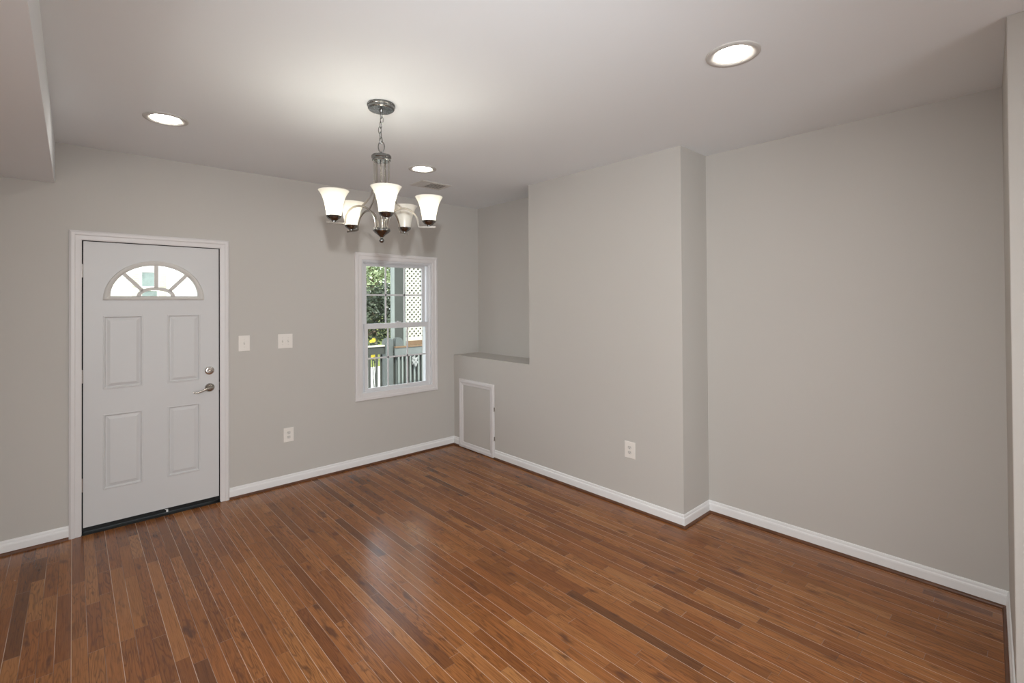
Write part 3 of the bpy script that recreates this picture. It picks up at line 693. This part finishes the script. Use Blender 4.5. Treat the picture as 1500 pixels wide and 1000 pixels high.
for k in range(5):
    a = TH0+2*PI*k/5; R = Vector((math.cos(a), math.sin(a), 0)); Tn = Vector((-math.sin(a), math.cos(a), 0)); Z = Vector((0, 0, 1))
    P = lambda r, z: cc + R*r + Z*z
    # upper rod: straight fall from the top plate, then flaring out on to the crown of the arch
    rod = [P(0.040, 2.392), P(0.040, 2.34), P(0.041, 2.29), P(0.045, 2.245), P(0.055, 2.205), P(0.071, 2.172), P(0.092, 2.145), P(0.112, 2.126)]
    b = nb(); tube(b, rod, 0, flat=(0.010, 0.0055), upv=Tn); obj('support_rod', b, M['nickel'], ch, bevel=0.001)
    # lower arm: arch out of the hub, over and down, then a flat foot under the cup
    ar = [P(0.034, HUBZ+0.004)] + arc(P(0.118, 2.035), -R, Z, 0.084, 0.090, 0.0, PI, 22) + [P(0.2035, BARZ), P(0.214, BARZ-0.003), P(0.300, BARZ-0.003)]
    b = nb(); tube(b, ar, 0, flat=(0.011, 0.0055), upv=Tn); arm = obj('arm', b, M['nickel'], ch, bevel=0.001)
    c = P(CUPR, 0)
    b = nb(); lathe(b, [(0.0, BARZ-0.001), (0.009, BARZ), (0.010, BARZ+0.006), (0.024, BARZ+0.012), (0.035, BARZ+0.022), (0.0385, BARZ+0.032), (0.0345, BARZ+0.032), (0.022, BARZ+0.018), (0.0, BARZ+0.016)], c, 36)
    obj('socket_cup', b, M['dark_nickel'], arm, smooth=True)
    sh0 = BARZ+0.030
    prof = [(0.0365, 0.0), (0.038, 0.018), (0.0415, 0.042), (0.0465, 0.066), (0.0535, 0.090), (0.062, 0.110), (0.0705, 0.125), (0.077, 0.134)]
    b = nb(); lathe(b, [(r, sh0+h) for r, h in prof] + [(r-0.003, sh0+h) for r, h in reversed(prof)], c, 48)
    off = (k == 1)
    s = obj('glass_shade', b, M['shade'], arm, smooth=True, label='unlit cream glass shade' if off else None)
    b = nb(); lathe(b, [(0.0, sh0-0.012), (0.013, sh0-0.012), (0.013, sh0+0.016), (0.018, sh0+0.030), (0.023, sh0+0.050), (0.0215, sh0+0.066), (0.013, sh0+0.078), (0.0, sh0+0.082)], c, 24)
    obj('bulb', b, M['bulb_off'] if off else M['bulb'], arm, smooth=True)
    if not off:
        lo = light('chandelier_bulb_glow', 'POINT', c + Z*(sh0+0.112), 1.2, (1.0, 0.96, 0.82), shadow_soft_size=0.010)
        lo.parent = ch; lo.matrix_parent_inverse = ch.matrix_world.inverted()

# ================================================================== OUTDOORS (seen through window and fanlight)
GZ0 = -0.5
b = nb(); box(b, -40, 45, 13.5, 70, GZ0-0.2, GZ0); obj('lawn', b, M['grass'], kind='structure')
b = nb(); box(b, -40, 45, 0.25, 10.3, GZ0-0.2, GZ0); obj('pavement', b, M['conc'], kind='structure')
b = nb(); box(b, -40, 45, 10.3, 13.5, GZ0-0.2, GZ0+0.03); obj('verge', b, M['grass'], kind='structure')
b = nb(); box(b, -4.8, 2.4, 0.21, 2.35, GZ0, -0.06); obj('porch_deck', b, M['deck'], kind='structure')
DK = -0.06
# railing, left run
rl = thing('porch_railing', 'slate green porch railing with square balusters and top board edged white for sunlight', 'railing', (-1.6, 2.1, DK))
b = nb(); box(b, -4.2, 0.215, 2.06, 2.10, 0.845, 0.955); tr_ = obj('top_rail', b, M['slate'], rl)
b = nb(); box(b, -4.2, 0.215, 2.045, 2.115, 0.955, 0.975); obj('cap_strip', b, M['white_out'], tr_, label='cap strip painted white for its sunlit top')  # white colour puts the sunlit top edge of the rail into paint
b = nb(); box(b, -4.2, 0.215, 2.062, 2.098, 0.02, 0.07); obj('bottom_rail', b, M['slate'], rl)
x = 0.098
while x > -4.1:
    b = nb(); box(b, x-0.015, x+0.015, 2.066, 2.094, 0.07, 0.845); obj('baluster', b, M['slate'], rl); x -= 0.112
# newels
def newel(x, label):
    b = nb(); box(b, x-0.062, x+0.062, 2.03, 2.15, DK, 1.00)
    n_ = nb()
    box(n_, x-0.062, x+0.062, 2.03, 2.15, DK, 1.00)
    for i in range(10):
        a0 = PI/2*i/10; a1 = PI/2*(i+1)/10
        box(n_, x-0.062*math.cos(a0), x+0.062*math.cos(a0), 2.09-0.06*math.cos(a0), 2.09+0.06*math.cos(a0), 1.0+0.075*math.sin(a0), 1.0+0.075*math.sin(a1))
    b.free(); return tag(obj('newel_post', n_, M['slate_mid'], bevel=0.004), label, 'post')
newel(0.281, 'round-topped slate newel post at the end of the railing')
newel(0.445, 'round-topped slate newel post in front of the tall porch column')
b = nb(); box(b, 0.345, 0.381, 2.07, 2.11, 0.06, 0.95); box(b, 0.20, 0.345, 2.155, 2.175, 0.0, 0.90); box(b, 0.345, 0.52, 2.155, 2.175, 0.0, 0.90)
tag(obj('filler_board', b, M['slate']), 'dark slate boarding closing the gap behind the two newel posts', 'board')
# right run: pale band, pale balusters in front of dark boarding
rr = thing('porch_partition', 'pale slate half-height porch partition below the white lattice', 'railing', (1.1, 2.0, DK))
b = nb(); box(b, 0.350, 2.2, 1.985, 2.02, 0.80, 0.925); obj('rail_board', b, M['slate_pale'], rr)
b = nb(); box(b, 0.350, 2.2, 1.975, 2.025, 0.925, 0.945); obj('cap_board', b, M['tan'], rr, label='tan cap board')
b = nb(); box(b, 0.526, 2.2, 2.06, 2.085, DK, 0.80); obj('back_board', b, M['slate'], rr, label='dark slate back boarding')
for xx in (0.414, 0.477, 0.545, 0.612, 0.683, 0.755, 0.826, 0.897, 0.968, 1.04, 1.11, 1.18, 1.25, 1.32, 1.39, 1.46, 1.53, 1.6):
    b = nb(); box(b, xx-0.012, xx+0.012, 1.99, 2.015, DK, 0.80); obj('baluster', b, M['mint'], rr)
# column
pc = thing('porch_column', 'tall slate porch column with pale edge strips', 'column', (0.52, 2.23, DK))
b = nb(); box(b, 0.445, 0.605, 2.19, 2.30, DK, 3.1); obj('column_face', b, M['slate'], pc)
for x0, x1 in ((0.412, 0.450), (0.600, 0.645)):
    b = nb(); box(b, x0, x1, 2.180, 2.24, DK, 3.1); obj('edge_strip', b, M['mint'], pc, label='pale mint edge strip')  # paler strips along both edges of the column
# lattice
lt = thing('lattice_screen', 'white diagonal lattice screen between the porch column and the next house', 'lattice', (1.1, 2.22, 0.95))
LX0, LX1, LZ0, LZ1 = 0.66, 1.80, 1.055, 2.75
def diag(sign):
    bm = nb(); pitch = 0.076; w = 0.0250; y = 2.215 if sign > 0 else 2.222
    span = (LX1-LX0)+(LZ1-LZ0); k = -span
    while k < span:
        # line: x - LX0 = t ; z - LZ0 = sign*t + k
        t0, t1 = 0.0, LX1-LX0
        za, zb = 0.0, LZ1-LZ0
        if sign > 0: t0 = max(t0, za-k); t1 = min(t1, zb-k)
        else: t0 = max(t0, k-zb); t1 = min(t1, k-za)
        if t1-t0 > 0.02:
            p = Vector((LX0+t0, y, LZ0+sign*t0+k)); q = Vector((LX0+t1, y, LZ0+sign*t1+k))
            d = (q-p).normalized(); s = Vector((-d.z, 0, d.x))*(w/2); yy = Vector((0, 0.0035, 0))
            c = [p-s, p+s, q+s, q-s]; A = [bm.verts.new(v-yy) for v in c]; B = [bm.verts.new(v+yy) for v in c]
            bm.faces.new(A); bm.faces.new(B)
            for i in range(4): bm.faces.new((A[i], A[(i+1) % 4], B[(i+1) % 4], B[i]))
        k += pitch
    return bm
b = diag(1); obj('lattice_strips', b, M['white_out'], lt)
b = diag(-1); obj('lattice_strips', b, M['white_out'], lt)
b = nb(); box(b, LX0-0.012, LX1+0.03, 2.205, 2.232, LZ0-0.055, LZ0+0.005); box(b, LX0-0.012, LX1+0.03, 2.205, 2.232, LZ1-0.005, LZ1+0.05); box(b, LX1-0.005, LX1+0.04, 2.205, 2.232, LZ0, LZ1); obj('lattice_frame', b, M['white_out'], lt)
b = nb(); box(b, 0.66, 2.2, 2.20, 2.26, 0.93, 1.0); tag(obj('porch_beam', b, M['tan']), 'weathered tan timber beam under the white lattice', 'beam')
# crumpled white bag caught on the pale balusters
b = nb(); rnd = random.Random(5)
bmesh.ops.create_icosphere(b, subdivisions=3, radius=1.0)
for v in b.verts:
    n_ = v.co.normalized(); k = 1+0.45*math.sin(5*n_.x+1)*math.sin(6*n_.z)+0.28*math.sin(11*n_.y+7*n_.z)+rnd.uniform(-0.10, 0.10)
    v.co = Vector((0.672+n_.x*0.046*k, 1.963+n_.y*0.018*k, 0.700+n_.z*0.062*k))
tag(obj('plastic_bag', b, M['bag']), 'crumpled white plastic bag caught on the porch balusters', 'bag')
# foliage
def leaves(name, blobs, n, size, material, parent, seed):
    r = random.Random(seed); vs = []; fs = []; tot = sum(q[3]**2 for q in blobs)
    for (cx, cy, cz, rad) in blobs:
        for _ in range(int(n*rad*rad/tot)):
            d = Vector((r.gauss(0, 1), r.gauss(0, 1), r.gauss(0, 1))).normalized()*rad*(r.random()**0.4)
            p = Vector((cx, cy, cz))+d
            if p.z < GZ0+0.03: continue
            u = Vector((r.gauss(0, 1), r.gauss(0, 1), r.gauss(0, 0.6))).normalized(); w = u.cross(Vector((r.gauss(0, 1), r.gauss(0, 1), r.gauss(0, 1)))).normalized()
            s = size*r.uniform(0.6, 1.4); k = len(vs)
            vs += [p-u*s*0.5, p+w*s*0.26, p+u*s*0.5, p-w*s*0.26]; fs.append((k, k+1, k+2, k+3))
    me = bpy.data.meshes.new(name); me.from_pydata(vs, [], fs); me.materials.append(material)
    o = bpy.data.objects.new(name, me); COL.objects.link(o); o.parent = parent; o.matrix_parent_inverse = parent.matrix_world.inverted()
    return o
def tree(name, label, loc, blobs, n, size, material, seed, trunk_r=0.13, cat='tree'):
    t = thing(name, label, cat, loc)
    leaves('foliage', blobs, n, size, material, t, seed)
    r = random.Random(seed+1); b = nb(); base = Vector(loc)
    for i, (cx, cy, cz, rad) in enumerate(blobs):
        e = Vector((cx, cy, cz)); s = base if i == 0 else base.lerp(Vector(blobs[0][:3]), 0.55)
        mid = s.lerp(e, 0.5)+Vector((r.uniform(-0.1, 0.1), r.uniform(-0.1, 0.1), 0.1))*rad*0.5
        k = 1.0 if i == 0 else 0.45
        tube(b, [s, mid, e], [trunk_r*k, trunk_r*0.7*k, trunk_r*0.25*k], 8)
    obj('trunk', b, M['bark'], t, smooth=True)
tree('leafy_tree', 'tall bright green tree beyond the porch, upper left of the window view', (7.6, 17.2, GZ0),
     [(7.4, 17.2, 4.4, 1.8), (6.2, 17.4, 3.7, 1.3), (8.6, 17.0, 3.8, 1.5), (7.3, 16.6, 3.0, 1.1), (7.2, 17.6, 5.8, 1.5), (9.6, 17.6, 5.0, 1.5), (5.2, 17.8, 4.8, 1.3)], 9000, 0.15, M['leaf'], 11)
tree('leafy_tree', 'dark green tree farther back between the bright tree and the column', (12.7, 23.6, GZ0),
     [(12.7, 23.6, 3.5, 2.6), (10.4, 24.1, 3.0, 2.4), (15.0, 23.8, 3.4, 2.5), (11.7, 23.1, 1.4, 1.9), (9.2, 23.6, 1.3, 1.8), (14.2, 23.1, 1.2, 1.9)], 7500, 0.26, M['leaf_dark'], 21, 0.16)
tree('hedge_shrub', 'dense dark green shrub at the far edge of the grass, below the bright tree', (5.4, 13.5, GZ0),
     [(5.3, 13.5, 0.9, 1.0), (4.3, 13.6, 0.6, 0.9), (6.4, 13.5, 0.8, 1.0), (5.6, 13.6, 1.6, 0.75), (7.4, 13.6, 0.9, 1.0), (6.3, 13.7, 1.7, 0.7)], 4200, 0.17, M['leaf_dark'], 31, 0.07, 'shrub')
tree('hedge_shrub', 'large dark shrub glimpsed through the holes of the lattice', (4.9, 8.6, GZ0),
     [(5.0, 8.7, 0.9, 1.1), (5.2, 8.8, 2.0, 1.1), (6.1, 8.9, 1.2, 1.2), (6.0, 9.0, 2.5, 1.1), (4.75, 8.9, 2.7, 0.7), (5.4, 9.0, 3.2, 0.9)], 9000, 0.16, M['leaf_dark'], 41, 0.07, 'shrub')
# yellow flowering plant just behind the railing
fp = thing('flowering_plant', 'yellow flowering plant standing on the verge behind the porch railing', 'plant', (0.80, 3.42, GZ0))
leaves('foliage', [(0.70, 3.42, 0.86, 0.10), (0.76, 3.44, 0.60, 0.06)], 110, 0.06, M['leaf_dark'], fp, 51)
r_ = random.Random(52)
for (fx_, fy_, fz_, fr_) in ((0.700, 3.38, 0.655, 0.050), (0.655, 3.36, 0.668, 0.035), (0.745, 3.38, 0.668, 0.035), (0.690, 3.38, 0.945, 0.045), (0.640, 3.38, 0.930, 0.032)):
    b = nb()
    for k in range(9):                                    # ray florets round a small disc, one mesh per flower head
        a = 2*PI*k/9; d = Vector((math.cos(a), -0.35, math.sin(a))).normalized(); w_ = d.cross(Vector((0, 1, 0))).normalized()*fr_*0.26
        c0 = Vector((fx_, fy_, fz_)); b.faces.new([b.verts.new(c0+q) for q in (d*fr_*0.1-w_*0.5, d*fr_*0.6-w_, d*fr_*1.15, d*fr_*0.6+w_, d*fr_*0.1+w_*0.5)])
    lathe(b, [(0.0, 0.012), (fr_*0.25, 0.008), (fr_*0.3, 0.0), (0.0, -0.004)], (fx_, fy_, fz_), 12, 'Y')
    obj('flower', b, M['flower'], fp)
b = nb()
for q in ((0.700, 3.38, 0.655), (0.655, 3.36, 0.668), (0.745, 3.38, 0.668), (0.690, 3.38, 0.945), (0.640, 3.38, 0.930)): tube(b, [(0.80, 3.42, GZ0), (0.80*0.5+q[0]*0.5, 3.42, 0.1), q], [0.010, 0.007, 0.004], 6)
obj('stem', b, M['leaf_dark'], fp)
# house across the street, seen through the fanlight
hs = thing('house', 'white sided house across the street seen through the fanlight', 'house', (0, 30, GZ0))
b = nb(); box(b, -9, 8, 30, 38, GZ0, 6.2); obj('wall', b, M['siding'], hs)
b = nb()
A = [b.verts.new(p) for p in ((-9.4, 29.6, 6.1), (8.4, 29.6, 6.1), (8.4, 38.4, 6.1), (-9.4, 38.4, 6.1), (-9.4, 34, 8.6), (8.4, 34, 8.6))]
for f in ((0, 1, 5, 4), (2, 3, 4, 5), (0, 4, 3), (1, 2, 5), (0, 3, 2, 1)): b.faces.new([A[i] for i in f])
obj('roof', b, M['roof'], hs)
for wx, wz0, wz1 in ((0.06, 2.62, 3.42), (0.06, 1.15, 2.36), (-4.2, 2.62, 3.42), (-4.2, 1.15, 2.36), (4.3, 2.62, 3.42), (4.3, 1.15, 2.36)):
    b = nb(); frame_profile(b, wx-0.35, wx+0.35, wz0, wz1, [(0, 0.0), (0, 0.04), (0.09, 0.05), (0.09, 0.0)], lambda u, v, d: (u, 30-d, v))
    w_ = obj('window', b, M['siding'], hs)
    b = nb(); box(b, wx-0.35, wx+0.35, 29.985, 29.995, wz0, wz1); obj('pane', b, M['pane_far'], w_)
    for s in (-1, 1):
        b = nb(); x0 = wx+s*0.63-0.17
        box(b, x0, x0+0.34, 29.96, 30.0, wz0-0.05, wz1+0.05)
        for q in range(7):
            zz = wz0+(wz1-wz0)*q/7; box(b, x0+0.04, x0+0.30, 29.945, 29.96, zz, zz+(wz1-wz0)/7*0.7)
        obj('shutter', b, M['white_out'], hs)
